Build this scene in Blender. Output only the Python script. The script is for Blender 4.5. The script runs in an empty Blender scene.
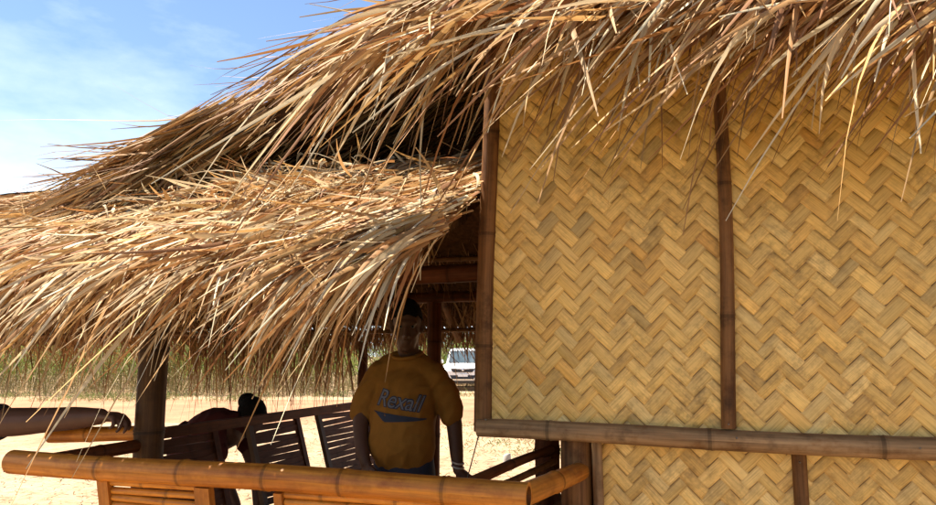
import bpy, bmesh, math, random
import numpy as np
from mathutils import Vector, Matrix
from mathutils.bvhtree import BVHTree
random.seed(7); RNG = np.random.default_rng(7)
sc = bpy.context.scene; COL = sc.collection
R = math.radians

# ---------------------------------------------------------------- camera
cam_d = bpy.data.cameras.new('camera'); cam = bpy.data.objects.new('camera', cam_d); COL.objects.link(cam)
cam.location = (0, 0, 1.5); cam.rotation_euler = (R(90 + 8.45), 0, R(18.4))
cam_d.sensor_width = 36; cam_d.lens = 690 / 936 * 36; cam_d.clip_start = .05; cam_d.clip_end = 3000
sc.camera = cam

# ---------------------------------------------------------------- light
SUN_DIR = Vector((-.40, .03, .90)).normalized()
el = math.asin(SUN_DIR.z); az = math.atan2(SUN_DIR.x, SUN_DIR.y)
world = bpy.data.worlds.new('World'); sc.world = world; world.use_nodes = True
wt = world.node_tree; wt.nodes.clear()
def N(t, typ, **kw):
    n = t.nodes.new(typ)
    for k, v in kw.items(): setattr(n, k, v)
    return n
w_out = N(wt, 'ShaderNodeOutputWorld'); w_bg = N(wt, 'ShaderNodeBackground'); w_sky = N(wt, 'ShaderNodeTexSky')
w_sky.sky_type = 'NISHITA'; w_sky.sun_disc = False; w_sky.sun_elevation = el; w_sky.sun_rotation = az
w_sky.air_density = 1.0; w_sky.dust_density = .0; w_sky.ozone_density = 1.6
w_bg.inputs['Strength'].default_value = .062
w_tc = N(wt, 'ShaderNodeTexCoord'); w_map = N(wt, 'ShaderNodeMapping'); w_map.inputs['Scale'].default_value = (1, 1, 2.6)
w_map.inputs['Location'].default_value = (.35, .1, .1)
w_no = N(wt, 'ShaderNodeTexNoise'); w_no.inputs['Scale'].default_value = 2.6; w_no.inputs['Detail'].default_value = 8; w_no.inputs['Roughness'].default_value = .58
w_rp = N(wt, 'ShaderNodeValToRGB'); w_rp.color_ramp.elements[0].position = .47; w_rp.color_ramp.elements[1].position = .86
w_sep = N(wt, 'ShaderNodeSeparateXYZ')
w_low = N(wt, 'ShaderNodeMapRange'); w_low.inputs[1].default_value = .18; w_low.inputs[2].default_value = .33; w_low.inputs[3].default_value = .42; w_low.inputs[4].default_value = 0
w_add = N(wt, 'ShaderNodeMath', operation='ADD', use_clamp=True)
w_mul = N(wt, 'ShaderNodeMath', operation='MULTIPLY'); w_mul.inputs[1].default_value = .9
w_mix = N(wt, 'ShaderNodeMix', data_type='RGBA'); w_mix.inputs[7].default_value = (6.0, 6.9, 7.8, 1)
L = wt.links.new
L(w_tc.outputs['Generated'], w_map.inputs[0]); L(w_map.outputs[0], w_no.inputs['Vector'])
L(w_tc.outputs['Generated'], w_sep.inputs[0]); L(w_sep.outputs[2], w_low.inputs[0])
L(w_no.outputs[0], w_add.inputs[0]); L(w_low.outputs[0], w_add.inputs[1])
L(w_add.outputs[0], w_rp.inputs[0]); L(w_rp.outputs[0], w_mul.inputs[0])
L(w_mul.outputs[0], w_mix.inputs[0]); L(w_sky.outputs[0], w_mix.inputs[6])
L(w_mix.outputs[2], w_bg.inputs[0]); L(w_bg.outputs[0], w_out.inputs[0])
sun_d = bpy.data.lights.new('sun', 'SUN'); sun_d.energy = 5.0; sun_d.angle = R(.53); sun_d.color = (1, .91, .75)
sun = bpy.data.objects.new('sun', sun_d); COL.objects.link(sun)
sun.rotation_euler = SUN_DIR.to_track_quat('Z', 'Y').to_euler()
vs = sc.view_settings; vs.view_transform = 'Standard'; vs.look = 'None'; vs.gamma = 1; vs.exposure = 1.75; vs.use_curve_mapping = False
sc.cycles.max_bounces = 8; sc.cycles.diffuse_bounces = 5; sc.cycles.transparent_max_bounces = 8

# ---------------------------------------------------------------- helpers
def tag(o, label=None, cat=None, group=None, kind=None):
    if label: o['label'] = label
    if cat: o['category'] = cat
    if group: o['group'] = group
    if kind: o['kind'] = kind
    return o
def thing(name, loc, label, cat, group=None, rz=0):
    o = bpy.data.objects.new(name, None); COL.objects.link(o); o.location = loc; o.rotation_euler = (0, 0, rz)
    o.empty_display_size = .1
    return tag(o, label, cat, group)
def origin(o):
    v = Vector((0, 0, 0))
    while o is not None: v += o.location; o = o.parent
    return v
class MB:
    def __init__(s): s.v = []; s.f = []; s.uv = []; s.c = []
    def grid(s, P, UV=None, col=(1, 1, 1), wrap=False):
        n, m = len(P), len(P[0]); b = len(s.v)
        for r in P: s.v.extend([tuple(p) for p in r])
        for i in range(n - 1):
            for j in range(m if wrap else m - 1):
                k = (j + 1) % m
                s.f.append((b + i*m + j, b + i*m + k, b + (i+1)*m + k, b + (i+1)*m + j))
                if UV: s.uv.append((UV[i][j], UV[i][j+1], UV[i+1][j+1], UV[i+1][j]))
                else: s.uv.append(((0, 0), (1, 0), (1, 1), (0, 1)))
                s.c.append(col(i, j) if callable(col) else col)
    def poly(s, pts, col=(1, 1, 1)):
        b = len(s.v); s.v.extend([tuple(p) for p in pts]); s.f.append(tuple(range(b, b + len(pts))))
        s.uv.append(tuple((p[0], p[1]) for p in pts)); s.c.append(col)
    def box(s, lo, hi, col=(1, 1, 1)):
        x0, y0, z0 = lo; x1, y1, z1 = hi
        q = [(x0,y0,z0),(x1,y0,z0),(x1,y1,z0),(x0,y1,z0),(x0,y0,z1),(x1,y0,z1),(x1,y1,z1),(x0,y1,z1)]
        b = len(s.v); s.v.extend(q)
        for f in ((0,3,2,1),(4,5,6,7),(0,1,5,4),(1,2,6,5),(2,3,7,6),(3,0,4,7)):
            s.f.append(tuple(b + k for k in f)); s.c.append(col)
            a = Vector(q[f[1]]) - Vector(q[f[0]]); d = Vector(q[f[3]]) - Vector(q[f[0]])
            s.uv.append(((0,0),(a.length,0),(a.length,d.length),(0,d.length)))
    def slab(s, c, ax, ay, az, col=(1, 1, 1)):
        c, ax, ay, az = map(Vector, (c, ax, ay, az)); b = len(s.v)
        for k in ((-1,-1,-1),(1,-1,-1),(1,1,-1),(-1,1,-1),(-1,-1,1),(1,-1,1),(1,1,1),(-1,1,1)):
            s.v.append(tuple(c + ax*k[0] + ay*k[1] + az*k[2]))
        for f in ((0,3,2,1),(4,5,6,7),(0,1,5,4),(1,2,6,5),(2,3,7,6),(3,0,4,7)):
            s.f.append(tuple(b + k for k in f)); s.c.append(col)
            a = Vector(s.v[b+f[1]]) - Vector(s.v[b+f[0]]); d = Vector(s.v[b+f[3]]) - Vector(s.v[b+f[0]])
            if a.length > d.length: s.uv.append(((0,0),(0,a.length),(d.length,a.length),(d.length,0)))
            else: s.uv.append(((0,0),(a.length,0),(a.length,d.length),(0,d.length)))
    def build(s, name, mat, parent=None, smooth=True, local=False):
        me = bpy.data.meshes.new(name); o0 = Vector((0,0,0)) if (local or parent is None) else origin(parent)
        me.from_pydata([(v[0]-o0.x, v[1]-o0.y, v[2]-o0.z) for v in s.v], [], s.f)
        uvl = me.uv_layers.new(name='UVMap'); uvl.data.foreach_set('uv', np.array([c for f in s.uv for c in f], dtype=np.float32).ravel())
        ca = me.color_attributes.new('tint', 'FLOAT_COLOR', 'CORNER')
        cc = []
        for f, c in zip(s.f, s.c): cc.extend([(c[0], c[1], c[2], 1.0)] * len(f))
        ca.data.foreach_set('color', np.array(cc, dtype=np.float32).ravel())
        if smooth: me.polygons.foreach_set('use_smooth', [True]*len(me.polygons))
        me.materials.append(mat); me.update()
        o = bpy.data.objects.new(name, me); COL.objects.link(o)
        if parent: o.parent = parent
        return o
def link_np(name, V, F, UV, C, mat, parent=None, smooth=True):
    """mesh from numpy arrays: V (n,3), F (m,4), UV (m,4,2), C (m,3)"""
    me = bpy.data.meshes.new(name)
    o0 = np.array(origin(parent)) if parent else np.zeros(3)
    me.vertices.add(len(V)); me.vertices.foreach_set('co', (V - o0).astype(np.float32).ravel())
    m = len(F); me.loops.add(m*4); me.loops.foreach_set('vertex_index', F.astype(np.int32).ravel())
    me.polygons.add(m); me.polygons.foreach_set('loop_start', np.arange(0, m*4, 4, dtype=np.int32))
    me.polygons.foreach_set('use_smooth', np.full(m, smooth))
    me.update(calc_edges=True)
    uvl = me.uv_layers.new(name='UVMap'); uvl.data.foreach_set('uv', UV.astype(np.float32).ravel())
    ca = me.color_attributes.new('tint', 'FLOAT_COLOR', 'CORNER')
    C4 = np.concatenate([np.repeat(C, 4, axis=0), np.ones((m*4, 1))], axis=1)
    ca.data.foreach_set('color', C4.astype(np.float32).ravel())
    me.materials.append(mat); me.validate(); me.update()
    o = bpy.data.objects.new(name, me); COL.objects.link(o)
    if parent: o.parent = parent
    return o

# ---------------------------------------------------------------- materials
def mat_new(name):
    m = bpy.data.materials.new(name); m.use_nodes = True; t = m.node_tree; t.nodes.clear()
    out = N(t, 'ShaderNodeOutputMaterial'); b = N(t, 'ShaderNodeBsdfPrincipled'); t.links.new(b.outputs[0], out.inputs[0])
    return m, t, b, out
def noise(t, coord, scale, detail=4, rough=.55, mapscale=None):
    n = N(t, 'ShaderNodeTexNoise'); n.inputs['Scale'].default_value = scale; n.inputs['Detail'].default_value = detail; n.inputs['Roughness'].default_value = rough
    if mapscale:
        mp = N(t, 'ShaderNodeMapping'); mp.inputs['Scale'].default_value = mapscale; t.links.new(coord, mp.inputs[0]); t.links.new(mp.outputs[0], n.inputs['Vector'])
    else: t.links.new(coord, n.inputs['Vector'])
    return n
def ramp(t, fac, stops):
    r = N(t, 'ShaderNodeValToRGB'); e = r.color_ramp.elements
    while len(e) < len(stops): e.new(.5)
    for k, (p, c) in enumerate(stops): e[k].position = p; e[k].color = (*c, 1)
    t.links.new(fac, r.inputs[0]); return r
def mixc(t, a, b, fac=None, mode='MULTIPLY', f=1.0):
    m = N(t, 'ShaderNodeMix', data_type='RGBA', blend_type=mode); m.inputs[0].default_value = f
    if fac is not None: t.links.new(fac, m.inputs[0])
    for s, k in ((a, 6), (b, 7)):
        if isinstance(s, tuple): m.inputs[k].default_value = (*s, 1)
        else: t.links.new(s, m.inputs[k])
    return m.outputs[2]
def bump(t, b, h, strength=.3, dist=.01):
    n = N(t, 'ShaderNodeBump'); n.inputs['Strength'].default_value = strength; n.inputs['Distance'].default_value = dist
    t.links.new(h, n.inputs['Height']); t.links.new(n.outputs[0], b.inputs['Normal'])
def tintnode(t):
    a = N(t, 'ShaderNodeAttribute', attribute_name='tint'); return a.outputs['Color']
def m_plain(name, col, rough=.6, var=.25, scale=12, metal=0, spec=.5, bumpk=0):
    m, t, b, o = mat_new(name); tc = N(t, 'ShaderNodeTexCoord')
    n = noise(t, tc.outputs['Object'], scale, 6)
    r = ramp(t, n.outputs[0], [(.25, tuple(c*(1-var) for c in col)), (.75, tuple(min(1, c*(1+var)) for c in col))])
    t.links.new(mixc(t, r.outputs[0], tintnode(t)), b.inputs['Base Color'])
    b.inputs['Roughness'].default_value = rough; b.inputs['Metallic'].default_value = metal; b.inputs['Specular IOR Level'].default_value = spec
    if bumpk: bump(t, b, n.outputs[0], bumpk, .01)
    return m
def m_bamboo(name, dark, light, rough=.42, spots=(.10, .05, .025), spotk=.5, spec=.25):
    m, t, b, o = mat_new(name); uv = N(t, 'ShaderNodeUVMap', uv_map='UVMap'); tc = N(t, 'ShaderNodeTexCoord')
    n1 = noise(t, uv.outputs[0], 1, 5, .6, (26, 1.6, 1)); n2 = noise(t, uv.outputs[0], 1, 3, .6, (90, 4, 1))
    r1 = ramp(t, n1.outputs[0], [(.3, dark), (.7, light)])
    r2 = ramp(t, n2.outputs[0], [(.3, (.72, .72, .72)), (.6, (1.05, 1.05, 1.05))])
    n3 = noise(t, tc.outputs['Object'], 9, 8, .65); r3 = ramp(t, n3.outputs[0], [(.52, (0, 0, 0)), (.68, (spotk,)*3)])
    n5 = noise(t, uv.outputs[0], 1, 6, .7, (9, 9, 1)); r5 = ramp(t, n5.outputs[0], [(.32, (.72, .60, .48)), (.48, (1, 1, 1)), (.72, (1.2, 1.12, 1.02))])
    c = mixc(t, r1.outputs[0], r2.outputs[0]); c = mixc(t, c, r5.outputs[0]); c = mixc(t, c, spots, r3.outputs[0], 'MIX'); c = mixc(t, c, tintnode(t))
    t.links.new(c, b.inputs['Base Color'])
    rr = N(t, 'ShaderNodeMapRange'); rr.inputs[3].default_value = rough - .1; rr.inputs[4].default_value = rough + .22
    t.links.new(n3.outputs[0], rr.inputs[0]); t.links.new(rr.outputs[0], b.inputs['Roughness'])
    b.inputs['Specular IOR Level'].default_value = spec
    bump(t, b, n2.outputs[0], .35, .002)
    return m
def m_straw(name, trans=.22, dark=1.0):
    m, t, b, o = mat_new(name); uv = N(t, 'ShaderNodeUVMap', uv_map='UVMap')
    n1 = noise(t, uv.outputs[0], 1, 3, .6, (9, 1.2, 1)); r1 = ramp(t, n1.outputs[0], [(.3, (.62*dark, .58*dark, .54*dark)), (.65, (1.05*dark, 1.05*dark, 1.05*dark))])
    c = mixc(t, tintnode(t), r1.outputs[0]); t.links.new(c, b.inputs['Base Color'])
    b.inputs['Roughness'].default_value = .68; b.inputs['Specular IOR Level'].default_value = .22
    tr = N(t, 'ShaderNodeBsdfTranslucent'); t.links.new(c, tr.inputs[0])
    mx = N(t, 'ShaderNodeMixShader'); mx.inputs[0].default_value = trans
    t.links.new(b.outputs[0], mx.inputs[1]); t.links.new(tr.outputs[0], mx.inputs[2]); t.links.new(mx.outputs[0], o.inputs[0])
    return m
def m_weave(name):
    m, t, b, o = mat_new(name); uv = N(t, 'ShaderNodeUVMap', uv_map='UVMap'); tc = N(t, 'ShaderNodeTexCoord')
    n1 = noise(t, uv.outputs[0], 1, 4, .65, (14, 1.1, 1)); r1 = ramp(t, n1.outputs[0], [(.28, (.70, .62, .52)), (.58, (1.07, 1.05, 1.02))])
    n2 = noise(t, tc.outputs['Object'], 3.2, 7, .62); r2 = ramp(t, n2.outputs[0], [(.40, (.12, .12, .12)), (.66, (.9, .9, .9))])
    n4 = noise(t, tc.outputs['Object'], 34, 6, .7); r4 = ramp(t, n4.outputs[0], [(.44, (.05, .05, .05)), (.68, (.9, .9, .9))])
    mm = N(t, 'ShaderNodeMath', operation='MULTIPLY'); t.links.new(r2.outputs[0], mm.inputs[0]); t.links.new(r4.outputs[0], mm.inputs[1])
    c = mixc(t, tintnode(t), r1.outputs[0]); c = mixc(t, c, (.15, .085, .028), mm.outputs[0], 'MIX')
    t.links.new(c, b.inputs['Base Color']); b.inputs['Roughness'].default_value = .5; b.inputs['Specular IOR Level'].default_value = .4
    bump(t, b, n1.outputs[0], .3, .0015)
    return m
M = {}
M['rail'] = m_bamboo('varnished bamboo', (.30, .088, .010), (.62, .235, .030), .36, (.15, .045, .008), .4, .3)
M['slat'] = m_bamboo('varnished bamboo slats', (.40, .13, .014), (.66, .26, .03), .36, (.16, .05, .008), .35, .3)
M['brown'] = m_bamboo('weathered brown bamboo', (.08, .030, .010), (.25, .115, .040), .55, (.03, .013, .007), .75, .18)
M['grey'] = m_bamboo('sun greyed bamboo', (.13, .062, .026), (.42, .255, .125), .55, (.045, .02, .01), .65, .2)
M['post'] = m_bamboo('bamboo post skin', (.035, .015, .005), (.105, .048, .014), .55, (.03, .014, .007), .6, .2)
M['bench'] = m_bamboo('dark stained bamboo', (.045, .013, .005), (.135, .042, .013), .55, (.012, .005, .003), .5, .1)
M['straw'] = m_straw('dry thatch blades', .22); M['straw_dark'] = m_straw('old thatch blades', .12)
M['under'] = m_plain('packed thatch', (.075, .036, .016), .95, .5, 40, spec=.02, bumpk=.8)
M['weave'] = m_weave('woven bamboo strips'); M['backing'] = m_plain('bamboo mat backing', (.06, .03, .010), .9, spec=.05)

# ---------------------------------------------------------------- bamboo poles
def pole(mb, p0, p1, r0, r1=None, nodes=(), seg=16, sagx=None, jit=.0035, open_end=(True, True), col=(1, 1, 1)):
    """a bamboo culm from p0 to p1 with swollen nodes at the given distances"""
    r1 = r0 if r1 is None else r1
    p0, p1 = Vector(p0), Vector(p1); ax = p1 - p0; Ln = ax.length; ax.normalize()
    ref = Vector((0, 0, 1)) if abs(ax.z) < .8 else Vector((1, 0, 0))
    a = ax.cross(ref).normalized(); b = a.cross(ax)
    st = [(0, 1, 1), (Ln, 1, 1)] + [(s, 1, 1) for s in np.linspace(0, Ln, max(3, int(Ln/.06)))[1:-1] if all(abs(s - q) > .035 for q in nodes)]
    for q in nodes:
        if .03 < q < Ln - .03:
            st += [(q-.03, 1, 1), (q-.012, 1.02, .95), (q-.005, 1.065, .85), (q, 1.01, .55), (q+.006, 1.085, .9), (q+.014, 1.03, 1.06), (q+.03, 1.0, 1)]
    st.sort()
    ph = [random.uniform(0, 6.28) for _ in range(4)]
    P, UV, cl = [], [], []
    u0 = random.uniform(0, 9); v0 = random.uniform(0, 9)
    for s, k, tn in st:
        c = p0 + ax*s + a*(jit*math.sin(s*5 + ph[0])) + b*(jit*math.sin(s*4.1 + ph[1]))
        if sagx: c = c + Vector(sagx)*math.sin(math.pi*s/Ln)
        r = (r0 + (r1 - r0)*s/Ln)*k*(1 + .012*math.sin(s*7 + ph[2]))
        P.append([c + (a*math.cos(w) + b*math.sin(w))*r for w in [2*math.pi*j/seg for j in range(seg)]])
        UV.append([(u0 + j/seg*.35*(r0/.04), v0 + s) for j in range(seg+1)]); cl.append(tn)
    mb.grid(P, UV, lambda i, j: tuple(c*min(cl[i], cl[i+1]) for c in col), wrap=True)
    for e, end in ((0, P[0]), (1, P[-1])):
        c = sum((Vector(q) for q in end), Vector())/seg; d = -ax if e == 0 else ax
        if open_end[e]:
            inn = [c + (Vector(q) - c)*.74 for q in end]; deep = [q - d*.07 for q in inn]
            o_, n_ = (end, inn) if e else (inn, end)
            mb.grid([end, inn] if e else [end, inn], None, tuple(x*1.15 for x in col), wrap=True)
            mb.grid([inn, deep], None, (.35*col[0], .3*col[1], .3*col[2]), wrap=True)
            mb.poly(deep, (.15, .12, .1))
        else: mb.poly(end, col)
def rail_nodes(L_, step=.3, first=None):
    s = random.uniform(.08, step) if first is None else first; out = []
    while s < L_: out.append(s); s += step*random.uniform(.85, 1.15)
    return out

# ---------------------------------------------------------------- thatch blades
def nrm(a): return a/np.maximum(np.linalg.norm(a, axis=1, keepdims=True), 1e-9)
STRAW = np.array([(.64,.45,.245),(.76,.61,.40),(.54,.32,.14),(.44,.22,.085),(.34,.155,.065),(.58,.35,.14),(.82,.70,.49),(.50,.27,.105)])
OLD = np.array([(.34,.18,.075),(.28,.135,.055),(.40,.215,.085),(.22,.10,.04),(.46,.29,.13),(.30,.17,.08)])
def blades(roots, dirs, Ln, wd, sag, norm, pal, nseg=7, curl=.17, kink=.26, twist=1.0, weights=None):
    n = len(roots); t = np.linspace(0, 1, nseg+1); wd = np.minimum(wd*np.exp(RNG.normal(-.18, .30, n)), np.maximum(.0195, wd.min())); Ln = Ln*1.1
    d = nrm(dirs); cv = RNG.normal(0, curl, (n, 3)); tipd = np.where(RNG.random(n) < .6, RNG.uniform(0, .24, n), 0); kd = RNG.normal(0, 1, (n, 3)); kt = RNG.uniform(.25, .8, n); kk = np.where(RNG.random(n) < .3, kink*RNG.uniform(.3, 1.6, n), 0)
    P = np.zeros((n, nseg+1, 3))
    for k, tt in enumerate(t):
        P[:, k] = roots + d*(Ln*tt)[:, None] + cv*(Ln*tt*tt)[:, None] + kd*(Ln*kk*np.maximum(0, tt-kt))[:, None]
        P[:, k, 2] -= sag*Ln*tt*tt + tipd*Ln*tt**4
    T = np.zeros_like(P); T[:, 1:-1] = P[:, 2:] - P[:, :-2]; T[:, 0] = P[:, 1]-P[:, 0]; T[:, -1] = P[:, -1]-P[:, -2]
    a0 = RNG.normal(0, .75*twist, n); a1 = RNG.normal(0, 1.5*twist, n)
    V = np.zeros((n, nseg+1, 3, 3))
    nn = np.broadcast_to(norm, (n, 3))
    for k, tt in enumerate(t):
        Tk = nrm(T[:, k]); W = nrm(np.cross(Tk, nn)); B = np.cross(W, Tk)
        ang = (a0 + a1*tt)[:, None]
        W2 = W*np.cos(ang) + B*np.sin(ang); B2 = -W*np.sin(ang) + B*np.cos(ang)
        prof = min(1, .6 + 1.6*tt)*max(.10, 1-tt**2.3)**.85
        hw = (wd*.5*prof)[:, None]
        V[:, k, 0] = P[:, k] - W2*hw; V[:, k, 1] = P[:, k] + B2*hw*.26; V[:, k, 2] = P[:, k] + W2*hw
    base = (np.arange(n)*(nseg+1)*3)[:, None, None]; i = np.arange(nseg)[None, :, None]*3; j = np.arange(2)[None, None, :]
    q0 = base + i + j
    F = np.stack([q0, q0+1, q0+4, q0+3], axis=-1).reshape(-1, 4)
    u0 = RNG.uniform(0, 50, n)
    UV = np.zeros((n, nseg, 2, 4, 2))
    for k in range(nseg):
        for c in range(2):
            for m_, (du, dv) in enumerate(((0,0),(1,0),(1,1),(0,1))):
                UV[:, k, c, m_, 0] = u0 + (c+du)*.5; UV[:, k, c, m_, 1] = u0*.37 + (k+dv)/nseg*Ln*4
    col = pal[RNG.choice(len(pal), n, p=weights)]*RNG.uniform(.62, 1.2, (n, 1))
    C = np.repeat(np.clip(col, .01, .9), nseg*2, axis=0)
    return V.reshape(-1, 3), F, UV.reshape(-1, 4, 2), C
def cat(parts):
    Vs, Fs, Us, Cs = [], [], [], []; off = 0
    for V, F, U, C in parts: Vs.append(V); Fs.append(F + off); Us.append(U); Cs.append(C); off += len(V)
    return np.concatenate(Vs), np.concatenate(Fs), np.concatenate(Us), np.concatenate(Cs)
def U(a, b, n): return RNG.uniform(a, b, n)

# ================================================================ SETTING
def m_ground():
    m, t, b, o = mat_new('sandy earth'); tc = N(t, 'ShaderNodeTexCoord')
    n1 = noise(t, tc.outputs['Object'], .55, 8, .6); n2 = noise(t, tc.outputs['Object'], 7, 8, .65); n3 = noise(t, tc.outputs['Object'], 60, 5, .6)
    r1 = ramp(t, n1.outputs[0], [(.3, (.31, .18, .10)), (.5, (.41, .27, .16)), (.75, (.48, .345, .22))])
    r2 = ramp(t, n2.outputs[0], [(.32, (.62, .56, .48)), (.52, (1, 1, 1))])
    r3 = ramp(t, n3.outputs[0], [(.3, (.72, .70, .66)), (.5, (1, 1, 1))])
    c = mixc(t, r1.outputs[0], r2.outputs[0]); c = mixc(t, c, r3.outputs[0]); t.links.new(c, b.inputs['Base Color'])
    b.inputs['Roughness'].default_value = .95
    ad = N(t, 'ShaderNodeMath', operation='ADD'); t.links.new(n2.outputs[0], ad.inputs[0]); t.links.new(n3.outputs[0], ad.inputs[1])
    bump(t, b, ad.outputs[0], .7, .03); return m
def m_track():
    m, t, b, o = mat_new('reddish laterite'); tc = N(t, 'ShaderNodeTexCoord')
    n1 = noise(t, tc.outputs['Object'], .8, 8, .6); n2 = noise(t, tc.outputs['Object'], 18, 6, .65)
    r1 = ramp(t, n1.outputs[0], [(.3, (.25, .115, .055)), (.7, (.36, .20, .105))]); r2 = ramp(t, n2.outputs[0], [(.3, (.7, .68, .65)), (.55, (1, 1, 1))])
    t.links.new(mixc(t, r1.outputs[0], r2.outputs[0]), b.inputs['Base Color']); b.inputs['Roughness'].default_value = .95
    bump(t, b, n2.outputs[0], .6, .03); return m
g = MB()
xs = [-600, -200, -80, -40, -20] + list(np.arange(-14, 10.1, .5)) + [20, 40, 80, 200, 600]
ys = [-600, -200, -60, -20] + list(np.arange(-6, 20.1, .5)) + [30, 40, 80, 200, 600]
def gz(x, y): return 0 if abs(x) > 14 or y > 20 or y < -6 else .03*math.sin(x*1.3+y*.7)*math.sin(y*1.1-x*.4) - .02
P = [[(x, y, gz(x, y)) for x in xs] for y in ys]
g.grid(P); tag(g.build('ground', m_ground()), kind='structure')
# the dirt track in front of the cane field runs across the view (perpendicular to the line of sight)
FW = Vector((-math.sin(R(18.4)), math.cos(R(18.4)), 0)); RT = Vector((math.cos(R(18.4)), math.sin(R(18.4)), 0))
tr = MB(); rows = []   # its two edges are sunk into the sand
for s in np.linspace(-60, 60, 81):
    e0 = 16.2 + .5*math.sin(s*.5) + .3*math.sin(s*1.7); e1 = 24.0 + .4*math.sin(s*.43+1)
    rows.append([tuple(RT*s + FW*(e0 + (e1-e0)*k) + Vector((0, 0, z))) for k, z in ((-.2, -.09), (0, .008), (.33, .014), (.66, .014), (1, .012), (1.1, -.05))])
tr.grid(rows); tag(tr.build('dirt_road', m_track()), kind='structure')

damper = MB(); damper.grid([[(x, y, .012) for x in np.linspace(-60, 60, 25)] for y in np.linspace(-70, -1.2, 15)])  # added dark grassy sheet behind the camera, cuts ground bounce into the pavilion
tag(damper.build('unseen_bounce_damper', m_plain('dark green bounce damper', (.06, .075, .022), .95, .35, 3, spec=.1, bumpk=.5)), kind='structure')

# sugar cane field: one mass nobody could count
M['cane'] = m_straw('cane leaves', .45)
def cane_field():
    parts = []; n = 3600
    s = U(-34, 14, n); dd = np.where(s < -4.6, 26.2, 33.5) + U(0, 1, n)**1.3*9
    H = U(1.7, 2.6, n)
    base = np.array([tuple(RT*a + FW*b) for a, b in zip(s, dd)])
    st_dir = np.column_stack([RNG.normal(0, .12, n), RNG.normal(0, .12, n), np.ones(n)])
    pal_s = np.array([(.30,.26,.10),(.40,.33,.17),(.22,.22,.07),(.48,.42,.28)])
    parts.append(blades(base, st_dir, H, U(.03, .05, n), np.zeros(n), (0, -1, 0), pal_s, 4, .04, 0, .4))
    pal_g = np.array([(.13,.24,.035),(.19,.31,.05),(.26,.37,.08),(.09,.17,.03),(.34,.38,.11),(.46,.41,.18)])
    pal_d = np.array([(.46,.38,.22),(.36,.27,.13),(.55,.47,.30),(.26,.25,.09)])
    for k in range(8):
        f = U(.3, 1.0, n); ang = U(0, 6.28, n)
        rt = base + st_dir*(H*f)[:, None]
        di = np.column_stack([np.cos(ang)*.55, np.sin(ang)*.55, U(.5, 1.1, n)])
        parts.append(blades(rt, di, U(.8, 1.5, n), U(.03, .055, n), U(.5, 1.1, n), (0, -1, 0), pal_g, 5, .08, .1, .7))
    for k in range(4):
        f = U(.02, .55, n); ang = U(0, 6.28, n); rt = base + st_dir*(H*f)[:, None]
        di = np.column_stack([np.cos(ang)*.7, np.sin(ang)*.7, U(-.3, .6, n)])
        parts.append(blades(rt, di, U(.5, 1.1, n), U(.02, .045, n), U(.5, 1.2, n), (0, -1, 0), pal_d, 4, .1, .2, .8))
    o = link_np('sugar_cane_field', *cat(parts), M['cane']); tag(o, 'tall green and dry sugar cane growing beyond the dirt road', 'cane field', kind='stuff')
cane_field()
def verge():
    n = 9000; s = U(-30, 9, n); dd = 22.6 + RNG.random(n)*3.6
    dens = np.sin(s*.9) + np.sin(s*2.3+1) + RNG.normal(0, .8, n); keep = (dens > -.4) & ((s < -6.5) | (dd > 25.2))
    s, dd = s[keep], dd[keep]; n = len(s)
    base = np.array([tuple(RT*a + FW*b) for a, b in zip(s, dd)])
    di = np.column_stack([RNG.normal(0, .45, n), RNG.normal(0, .45, n), np.ones(n)])
    pal = np.array([(.14,.20,.05),(.24,.26,.09),(.36,.30,.14),(.45,.36,.2),(.10,.16,.04)])
    p1 = blades(base, di, U(.18, .5, n), U(.02, .04, n), U(.2, .7, n), (0, -1, 0), pal, 3, .1, 0, .5)
    # sparse weeds on the sand nearer the pavilion
    n = 900; cx_ = RNG.choice([-3.2, -2.2, -4.1, -2.9], n); cy_ = np.where(cx_ == -3.2, 13.5, np.where(cx_ == -2.2, 11, np.where(cx_ == -4.1, 14.6, 12)))
    base = np.column_stack([cx_ + RNG.normal(0, .8, n), cy_ + RNG.normal(0, .35, n), np.full(n, -.02)])
    di = np.column_stack([RNG.normal(0, .6, n), RNG.normal(0, .6, n), np.ones(n)])
    p2 = blades(base, di, U(.05, .17, n), U(.008, .02, n), U(.2, .7, n), (0, -1, 0), pal, 3, .1, 0, .5)
    tag(link_np('roadside_grass', *cat([p1, p2]), M['cane']), 'patchy green and dry grass along the edge of the dirt road', 'grass', kind='stuff')
    # dead leaves and straw bits lying on the sand
    n = 5200; base = np.column_stack([U(-9, -.2, n), U(3.0, 16, n), np.full(n, .012)])
    ang = U(0, 6.28, n); di = np.column_stack([np.cos(ang), np.sin(ang), U(0, .25, n)])
    pal = np.array([(.22,.14,.07),(.32,.21,.11),(.42,.31,.18),(.16,.10,.055)])
    tag(link_np('leaf_litter', *blades(base, di, U(.03, .12, n), U(.012, .04, n), U(0, .25, n), (0, 0, 1), pal, 3, .2, .3, .3), M['straw']),
        'dead leaves and straw bits scattered over the pale sand', 'leaf litter', kind='stuff')
verge()

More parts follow.
